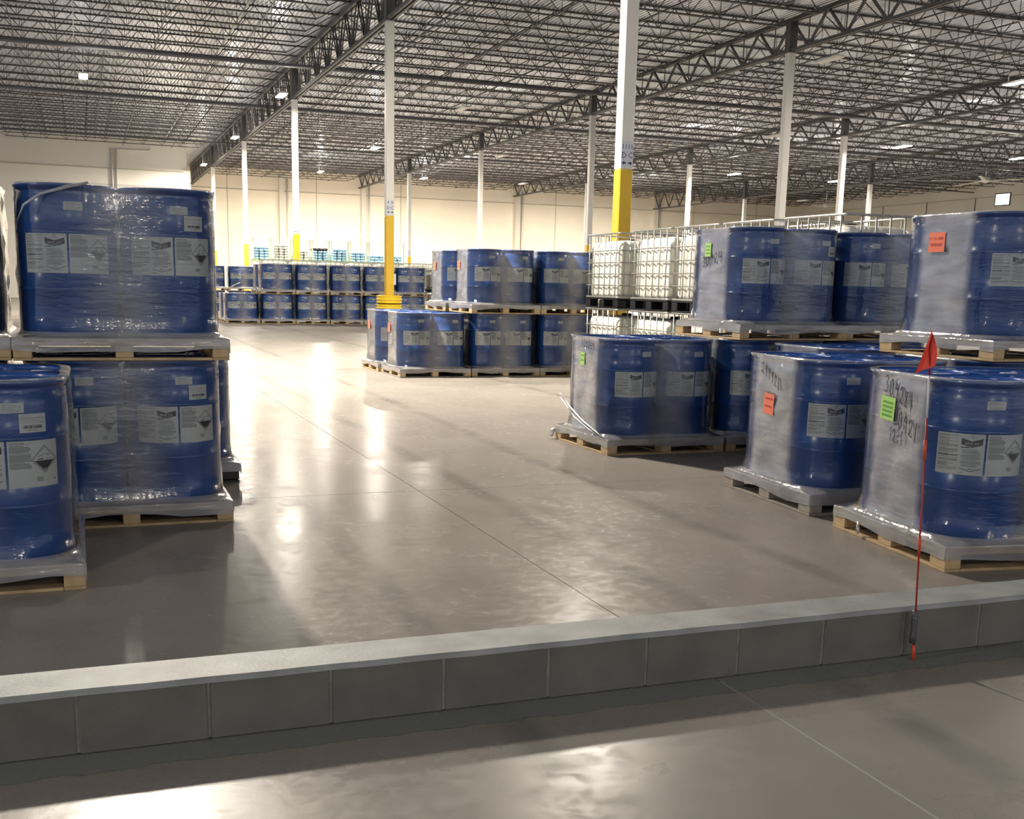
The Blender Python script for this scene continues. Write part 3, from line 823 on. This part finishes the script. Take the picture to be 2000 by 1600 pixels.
sticker('R3', .56, .145+.70, .10, .12, 'green', 'grink', 0, lines=2, label='green sticker')
sticker('U3', .52, .145+.70, .11, .13, 'green', 'grink', 0, lines=3, label='green sticker')
for k_, s_ in (('P1', .45), ('Q1', .5), ('U4', .45), ('V1', .5)):
    sticker(k_, s_, .145+.64, .14, .14, 'orange', 'orink', 0, label='orange sticker')
for k_ in ('F0', 'FU1'): sticker(k_, .5, .145+.62, .14, .14, 'orange', 'orink', 0, label='orange sticker')
STROKES = {
 '0': [[(.5,1),(.15,.8),(.1,.3),(.4,0),(.75,.25),(.75,.7),(.5,1)]],
 '1': [[(.35,.95),(.45,1),(.4,0)]],
 '2': [[(.15,.8),(.4,1),(.7,.8),(.6,.45),(.15,.1),(.3,.25),(.45,.05),(.85,.0)]],
 '3': [[(.1,.9),(.5,1),(.75,.8),(.4,.55),(.75,.4),(.6,.05),(.1,.05)]],
 '4': [[(.2,1),(.1,.5),(.7,.5)],[(.7,1),(.6,0)]],
 '8': [[(.7,.9),(.3,.9),(.25,.65),(.6,.4),(.5,.05),(.2,.1),(.3,.4),(.7,.9)]],
 '9': [[(.7,.8),(.35,1),(.2,.75),(.5,.6),(.7,.8),(.6,0)]],
 'C': [[(.8,.85),(.5,1),(.35,.6),(.5,.0)]], '-': [[(.1,.5),(.8,.6)]], '_': [[(0,.9),(.9,1.0)]],
}
def write(key, s, zz, txt, ch, cw, slope=-.05, w=.0085):
    fo, P = on_face(key, .0205)
    for i, c in enumerate(txt):
        if c == ' ': continue
        b = MB()
        for st in STROKES[c]:
            pts = [Vector((s+i*cw+px*cw*.85, zz+slope*i*cw*4+py*ch)) for px, py in st]
            for a, d in zip(pts[:-1], pts[1:]):
                n = (d-a).normalized(); n = Vector((-n.y, n.x))*w/2; e = (d-a).normalized()*w*.4
                q = [a-n-e, d-n+e, d+n+e, a+n-e]
                b.quad([P(p.x, p.y) for p in q]); b.quad([P(p.x, p.y, -.0008) for p in reversed(q)])
        tag(link('marker_digit', b.mesh('marker_digit', M['marker']), fo), 'handwritten black marker digit')
write('R1', .44, .145+.785, '309281', .10, .054, -.085, .007)
write('R1', .56, .145+.60, '30921', .10, .054, -.08, .007)
write('R1', .53, .145+.50, '12-C', .08, .038, -.02, .006)
write('R2', .43, .145+.775, '299921', .08, .046, -.11, .007)
write('R3', .52, .145+.81, '309249', .07, .05, -.02, .008)
write('U3', .42, .145+.535, '30924', .10, .075, .04, .008)

# torn strand pulled down across the corner of the third right load, and loose ropes of film
def strand(key, pts, r, label='twisted rope of stretch film'):
    fo = LOADS[key][0]; b = MB(); b.tube(pts, r, 6); me = b.mesh('film_rope', M['filmfold'])
    at = me.attributes.new('free_lit', 'FLOAT', 'POINT'); at.data.foreach_set('value', [1.0]*len(me.vertices))
    tag(link('film_rope', me, fo), label)
hx = DS+RD+.016
strand('R3', [(-hx, .56, .46), (-hx-.004, .30, .35), (-hx-.004, .0, .25), (-hx-.01, -.3, .19), (-.625, -.56, .155)], [.006,.010,.012,.010,.006])
strand('R3', [(-hx, .56, .42), (-hx-.004, .2, .27), (-hx-.006, -.1, .20), (-.625, -.45, .155)], [.004,.006,.006,.004])
strand('L2u', [(-.555, -hx+.04, .78), (-.51, -hx, .88), (-.42, -hx-.006, .945), (-.28, -hx-.006, .99), (-.16, -hx+.01, 1.022)], [.003,.007,.010,.012,.008])
strand('FU1', [(-.3, -hx, .2), (.0, -hx-.006, .33), (.36, -hx-.006, .5)], [.02,.012,.006])
strand('HU1', [(-.55, -hx-.01, .14), (-.3, -hx-.03, .28), (.0, -hx, .42)], [.03,.02,.008])
strand('F2', [(-.45, -hx, .17), (.0, -hx-.01, .22), (.4, -hx, .3)], [.02,.02,.008])
strand('F3', [(-.35, -hx, .19), (.1, -hx-.01, .26), (.45, -hx, .34)], [.008,.025,.008])
strand('R3b', [(-.50, -hx, .62), (-.22, -hx-.01, .80), (.0, -hx-.01, .98)], [.003,.004,.005])
strand('R1', [(-.62, .28, .10), (-.635, .27, .06), (-.63, .27, .03), (-.625, .26, .07)], [.012,.009,.012,.008])
strand('R3', [(-.625, .60, .10), (-.65, .60, .06), (-.66, .60, .025)], [.02,.03,.02])

# ------------------------------------------------------------ IBC totes
def ibc_meshes():
    W_, D_ = 1.0, 1.2      # X, Y
    H0, H1 = .165, 1.09
    b = MB()       # tank: rounded box with vertical lobes
    def ring(z, ins, lobe):
        pts = []
        hw, hd, r = W_/2-.035-ins, D_/2-.035-ins, .10
        nS = {0: 30, 1: 26}
        def side(p, q, n, lobes):
            d = Vector(q)-Vector(p); nrm = Vector((d.y, -d.x)).normalized()
            for k in range(n):
                t = k/n; bump = abs(math.sin(PI*t*lobes))**.45 if lobe else 1
                pts.append(tuple(Vector(p)+d*t-nrm*(.05*(1-bump)*lobe)))
        c = r
        side((-hw+c, -hd), (hw-c, -hd), 28, 4)
        for k in range(5): a = -PI/2+PI/2*k/5; pts.append((hw-c+c*math.cos(a), -hd+c+c*math.sin(a)))
        side((hw, -hd+c), (hw, hd-c), 35, 5)
        for k in range(5): a = PI/2*k/5; pts.append((hw-c+c*math.cos(a), hd-c+c*math.sin(a)))
        side((hw-c, hd), (-hw+c, hd), 28, 4)
        for k in range(5): a = PI/2+PI/2*k/5; pts.append((-hw+c+c*math.cos(a), hd-c+c*math.sin(a)))
        side((-hw, hd-c), (-hw, -hd+c), 35, 5)
        for k in range(5): a = PI+PI/2*k/5; pts.append((-hw+c+c*math.cos(a), -hd+c+c*math.sin(a)))
        return [(x, y, z) for x, y in pts]
    L_ = [(H0+.0, .06, .3), (H0+.02, .02, .7), (H0+.07, 0, 1), (H0+.3, 0, 1), (H0+.6, 0, 1), (H1-.14, 0, 1), (H1-.07, .02, .8), (H1-.035, .06, .4), (H1-.02, .14, .1), (H1-.02, .3, 0)]
    rows = [ring(*l) for l in L_]; K = len(rows[0])
    for r_ in rows: b.v += r_
    for i in range(len(rows)-1):
        for k in range(K):
            l = (k+1) % K; b.f.append((i*K+k, i*K+l, (i+1)*K+l, (i+1)*K+k)); b.m.append(0); b.sm.append(True)
    b.f.append(tuple(range((len(rows)-1)*K, len(rows)*K))); b.m.append(0); b.sm.append(False)
    b.f.append(tuple(reversed(range(K)))); b.m.append(0); b.sm.append(False)
    tank = b.mesh('tank', M['tank'])
    def rect_ring(z, r, hx_=W_/2, hy=D_/2):
        b = MB(); c = .05; pts = []
        for (sx, sy, a0) in ((1,-1,-PI/2),(1,1,0),(-1,1,PI/2),(-1,-1,PI)):
            for k in range(4):
                a = a0+PI/2*k/3; pts.append((sx*(hx_-c)+c*math.cos(a), sy*(hy-c)+c*math.sin(a), z))
        b.tube(pts, r, 6, closed=True); return b
    rings = [rect_ring(z, .011).mesh('cage_ring', M['galv']) for z in (.36, .54, .72, .91)]
    rings += [rect_ring(H0+.005, .018).mesh('base_rail', M['galv']), rect_ring(1.175, .016).mesh('top_rail', M['galv'])]
    b = MB(); b.tube([(0,0,H0), (0,0,1.175)], .010, 6); vbar = b.mesh('cage_bar', M['galv'])
    b = MB(); b.lathe([(.10,0),(.10,.03),(.085,.04),(0,.042)], 20, cap0=False, cap1=False); cap = b.mesh('fill_cap', M['blackp'])
    b = MB()
    for x in (-.42, 0, .42):
        for y in (-.52, 0, .52): b.box((x, y, .07), (.16, .16, .12), bev=.01)
    b.box((0, 0, .147), (1.0, 1.2, .03)); b.box((0,0,.008), (1.0,1.2,.014))
    pal = b.mesh('tote_pallet', M['blackp'])
    return tank, rings, vbar, cap, pal
TANK, RINGS, VBAR, CAP, TPAL = ibc_meshes()
bars = []
for k in range(6): bars += [(-.5, -.5+.2*k), (.5, -.5+.2*k)]
for k in range(4): bars += [(-.3+.2*k, -.6), (-.3+.2*k, .6)]
def tote(x, y, z, label, group, rz=0, far=False):
    t = thing('tote_tank', label, 'tote tank', (x, y, z), rz, group)
    if far:
        for nm, me in FARTOTE: link(nm, me, t)
        return t
    link('tank', TANK, t); link('tote_pallet', TPAL, t, (0,0,0)); link('fill_cap', CAP, t, (0, 0, 1.07))
    for me in RINGS: link(me.name.split('.')[0], me, t)
    for bx, by in bars: link('cage_bar', VBAR, t, (bx, by, 0))
    for yy in (-.3, .3):
        pass
    return t
b = MB()
for bx, by in bars: b.bar((bx, by, .165), (bx, by, 1.175), .02)
for z in (.17, .36, .54, .72, .91, 1.175):
    for s_ in (-1, 1): b.bar((-.5, .6*s_, z), (.5, .6*s_, z), .022); b.bar((.5*s_, -.6, z), (.5*s_, .6, z), .022)
b2 = MB(); b2.box((0, 0, .64), (.93, 1.13, .93), bev=.07)
FARTOTE = [('tank', b2.mesh('far_tank', M['tank'])), ('cage', b.mesh('far_cage', M['galv'])), ('tote_pallet', TPAL)]
TY = [(11.05, 'nearest'), (12.45, 'second'), (13.72, 'third'), (15.03, 'fourth'), (16.80, 'farthest')]
for k, (y, nm) in enumerate(TY):
    for lvl in (0, 1):
        dx = 0 if k < 4 else .06
        tote(8.45+dx, y, lvl*1.2, '%s white caged tote in the %s tier, right row' % (nm, 'lower' if not lvl else 'upper'), 'white caged totes beside the drums')
for k in range(7):
    for lvl in (0, 1):
        tote(7.4+1.17*k, 46.6, lvl*1.19, '%s tote from left in the %s tier behind the far drums' % (['first','second','third','fourth','fifth','sixth','seventh'][k], 'lower' if not lvl else 'upper'), 'white caged totes behind the far drums', far=True)

# ------------------------------------------------------------ stack racks with sacks, far behind
def rack_mesh(hp):
    b = MB()
    for x in (-.52, .52):
        for y in (-.5, .5): b.box((x, y, hp/2), (.06, .06, hp)); b.box((x, y, hp), (.14, .14, .025))
    return b
b = rack_mesh(1.28); RPOST = b.mesh('rack_posts', M['rackw'])
b = MB(); b.box((0, 0, .1), (1.04, 1.06, .05)); b.box((0, -.5, .05), (1.04, .05, .1)); b.box((0, .5, .05), (1.04, .05, .1))
for s_ in (-1, 1): b.box((.49*s_, 0, .05), (.05, 1.0, .1))
RBASE = b.mesh('rack_base', M['rackg'])
ppost = []
for sx in (-1, 1):
    for sy in (-1, 1):
        b = MB(); b.box((.49*sx, .5*sy, .66), (.06, .06, 1.24)); b.box((.49*sx, .5*sy, 1.285), (.12, .14, .02)); ppost.append(b.mesh('post', M['rackw'] if sx < 0 else M['rackg']))
def sack_mesh(m):
    b = MB(); rows = [(0,.82,.8),(.05,1,1),(.10,1,1),(.145,.86,.84)]
    for (z, fx, fy) in rows:
        for k in range(16):
            a = 2*PI*k/16; c, s_ = math.cos(a), math.sin(a)
            b.v.append((.147*fx*math.copysign(abs(c)**.4, c), .46*fy*math.copysign(abs(s_)**.4, s_), z))
    for i in range(3):
        for k in range(16): l = (k+1) % 16; b.f.append((i*16+k, i*16+l, i*16+16+l, i*16+16+k)); b.m.append(0); b.sm.append(True)
    b.f.append(tuple(reversed(range(16)))); b.f.append(tuple(range(48, 64))); b.m += [0, 0]; b.sm += [False, False]
    return b.mesh('sack', m)
SB, SW, SK = sack_mesh(M['sackb']), sack_mesh(M['sackw']), sack_mesh(M['sackk'])
YR = 66.0
racks = [(9.78, 'b', 5), (10.9, 'w', 6), (12.02, 'w', 4), (13.14, 'k', 5), (14.26, 'b', 5), (15.38, 'b', 4), (16.5, 'b', 3), (17.62, 'b', 3)]
ORD = ['first', 'second', 'third', 'fourth', 'fifth', 'sixth', 'seventh', 'eighth']
for k, (x, kind, n) in enumerate(racks):
    for lvl in range(3):
        r_ = thing('stack_rack', '%s pale green stack rack from left, %s tier' % (ORD[k], ['bottom', 'middle', 'top'][lvl]), 'rack', (x, YR, lvl*1.3), 0, 'stacking racks at the far wall')
        link('rack_base', RBASE, r_)
        for me in ppost: link('post', me, r_)
    for i in range(n):
        for j in range(3):
            me = {'b': SB, 'w': SW, 'k': SB}[kind]; cn = 'white' if kind == 'w' else 'blue'
            if kind == 'k' and i == n-1: me = SK; cn = 'black'
            o = link('sack', me, None, (x-.3+.3*j, YR, 2.6+.125+.147*i), random.uniform(-.05, .05))
            tag(o, '%s sack, layer %s up, %s column, in the %s rack' % (cn, ORD[i], ['left', 'middle', 'right'][j], ORD[k]), 'sack', 'sacks in the far racks')

# ------------------------------------------------------------ lights
def fixture(x, y, z, lit, label, power=1.0, rz=PI/2):
    t = thing('ceiling_light', label, 'ceiling light', (x, y, z), rz, 'ceiling lights')
    b = MB(); b.box((0, 0, .04), (1.25, .34, .06), bev=.01); link('lamp_housing', b.mesh('lamp_housing', M['case']), t)
    b = MB(); b.box((0, 0, .003), (1.18, .30, .014)); link('lamp_lens', b.mesh('lamp_lens', M['lamp'] if lit else M['lampoff']), t)
    for s_ in (-.5, .5):
        b = MB(); b.bar((s_, 0, .07), (s_, 0, 10.53-z), .012); link('hanger', b.mesh('hanger', M['steel']), t)
    if lit:
        ld = bpy.data.lights.new('lamp_light', 'AREA'); ld.shape = 'RECTANGLE'; ld.size = 1.15; ld.size_y = .28
        ld.energy = LAMP_W*power; ld.color = (1, .90, .76)
        lo = bpy.data.objects.new('lamp_light', ld); COL.objects.link(lo); lo.parent = t; lo.location = (0, 0, -.012)
        pd = bpy.data.lights.new('lamp_spill', 'POINT'); pd.energy = 26*power; pd.color = (1, .93, .82); pd.shadow_soft_size = .12
        po = bpy.data.objects.new('lamp_spill', pd); COL.objects.link(po); po.parent = t; po.location = (0, 0, .22)
ZL = 9.6
LIT = [(.52, 51.2, 'round bright light at the upper left'), (8.73, 51.9, 'bright light nearest along the left girder'), (8.74, 68.1, 'second bright light along the left girder'),
       (8.68, 85.0, 'farthest bright light along the left girder'), (17.19, 68.7, 'bright light left of the ring guard column'), (17.15, 85.3, 'bright light low above the far wall, left'),
       (25.3, 85.7, 'bright light right of the ring guard column'), (34.4, 69.3, 'upper bright light beside the nearest column\'s sign'), (43.0, 86.2, 'lower bright light beside the nearest column\'s yellow paint'),
       (43.24, 69.8, 'bright long light left of the tall right column'), (52.0, 70.1, 'bright light touching the thin column right of the tall one'), (42.87, 52.0, 'bright long light on the right, above the highest load'),
       (33.9, 34.8, 'bright light cut by the right frame edge, upper'), (52.1, 52.8, 'bright light cut by the right frame edge, lower')]
KZ = (9.2-1.5)/(ZL-1.5)
for x, y, l in LIT:
    if y > 80 and x > 10: fixture(x*1.049, y*1.049, 10.0, True, l, 3.0)
    else: fixture(x*KZ, y*KZ, 9.2, True, l, 1.5 if y > 60 else .85)
UNL = [(25.05, 34.6, 'unlit fixture right of the tall right column'), (17.08, 51.5, 'unlit fixture over the middle, between the white columns'),
       (25.3, 68.5, 'unlit fixture above the thin middle column'), (33.5, 85.5, 'unlit fixture near the far wall'), (34.5, 52.0, 'unlit fixture left of the tall right column\'s head'),
       (60.5, 86, 'unlit fixture low at the far right')]
for x, y, l in UNL: fixture(x*KZ, y*KZ, 9.2, False, l)
OFF = [(.6, 18.6, 'lit fixture overhead outside the frame, left', 2.3), (10.9, 23.0, 'lit fixture overhead outside the frame, middle', .9),
       (25.3, 18.6, 'lit fixture overhead outside the frame, right', .9), (-14, 60, 'lit fixture outside the frame, far left', 1.2), (43, 34.8, 'lit fixture outside the frame, right', .8),
       (-19, 2, 'lit fixture outside the frame, near left', .9), (60, 52, 'lit fixture outside the frame, far right', .8),
       (2, -22, 'lit fixture far behind the viewpoint, left', .5), (16, -22, 'lit fixture far behind the viewpoint, right', .5),]
for x, y, l, p in OFF: fixture(x, y, ZL, True, l, p)

# ------------------------------------------------------------ ceiling fans
def fan(x, y, z, label, r, a0):
    t = thing('ceiling_fan', label, 'fan', (x, y, z), 0, 'large ceiling fans')
    b = MB(); b.lathe([(.06,.35),(.28,.30),(.32,.1),(.30,0),(.12,-.08),(0,-.08)], 20, cap0=False, cap1=False); link('motor_hub', b.mesh('motor_hub', M['case']), t)
    b = MB(); b.tube([(0,0,.3),(0,0,ZT-z-.05)], .04, 8); link('drop_rod', b.mesh('drop_rod', M['case']), t)
    for k in range(5):
        a = a0+2*PI*k/5; b = MB(); b.bar((.3*math.cos(a), .3*math.sin(a), .05), (r*math.cos(a), r*math.sin(a), .05), .22, .03); link('fan_blade', b.mesh('fan_blade', M['case']), t)
fan(59.7, 63.4, 9.5, 'large white ceiling fan under the roof at the right', 3.6, 2.6)
fan(64.5, 88.0, 9.4, 'small distant white ceiling fan beyond the totes', 1.3, .4)

# ------------------------------------------------------------ flag whip
t = thing('safety_flag', 'tall red whip with orange-red pennant taped to the curb', 'flag', (3.192, 3.545, 0))
TOPX, TOPZ, LEAN = -.060, 1.36, .0
def wp(z): return (TOPX*(z/TOPZ)+.0, -.012+.0*z, z)
def seg_(name, z0, z1, r, m, lab=None):
    b = MB(); b.tube([wp(z0), wp((z0+z1)/2), wp(z1)], r, 8); tag(link(name, b.mesh(name, M[m]), t), lab)
seg_('rod', .03, 1.02, .0038, 'rod'); seg_('rod_tip', 1.02, 1.19, .0042, 'rodw', 'white section of the rod'); seg_('rod_tip', 1.19, 1.355, .0040, 'rod')
seg_('sleeve', .85, .93, .0065, 'sleeve', 'orange sleeve'); seg_('sleeve', .46, .53, .0062, 'sleeve', 'orange sleeve'); seg_('foot', 0.0, .065, .008, 'sleeve', 'orange-red foot')
b = MB(); T_ = wp(1.36); Bm = wp(1.235)
rowsF = []
for i in range(7):
    tt = i/6; z = 1.365-.135*tt
    xl = T_[0]-.068*tt; zl = z-.035*tt**1.3; xr = T_[0]+.034*math.sin(tt*PI*.62)
    rowsF.append([(xl+(xr-xl)*j/5, T_[1]-.006*math.sin(j*1.3+i*.4), zl+(z-zl)*j/5) for j in range(6)])
for off in (0, .0012):
    for i in range(6):
        for j in range(5):
            q = [rowsF[i][j], rowsF[i][j+1], rowsF[i+1][j+1], rowsF[i+1][j]]; q = [(a, c+off, d) for a, c, d in q]
            b.quad(q if not off else q[::-1], 0, True)
tag(link('pennant', b.mesh('pennant', M['flag']), t), 'orange-red triangular pennant')
b = MB(); b.lathe([(.006,.07),(.013,.072),(.014,.10),(.012,.13),(.014,.16),(.013,.20),(.010,.214),(.006,.215)], 10, c=(-.006, -.006, 0)); tag(link('tape_wrap', b.mesh('tape_wrap', M['tape']), t), 'grey tape')
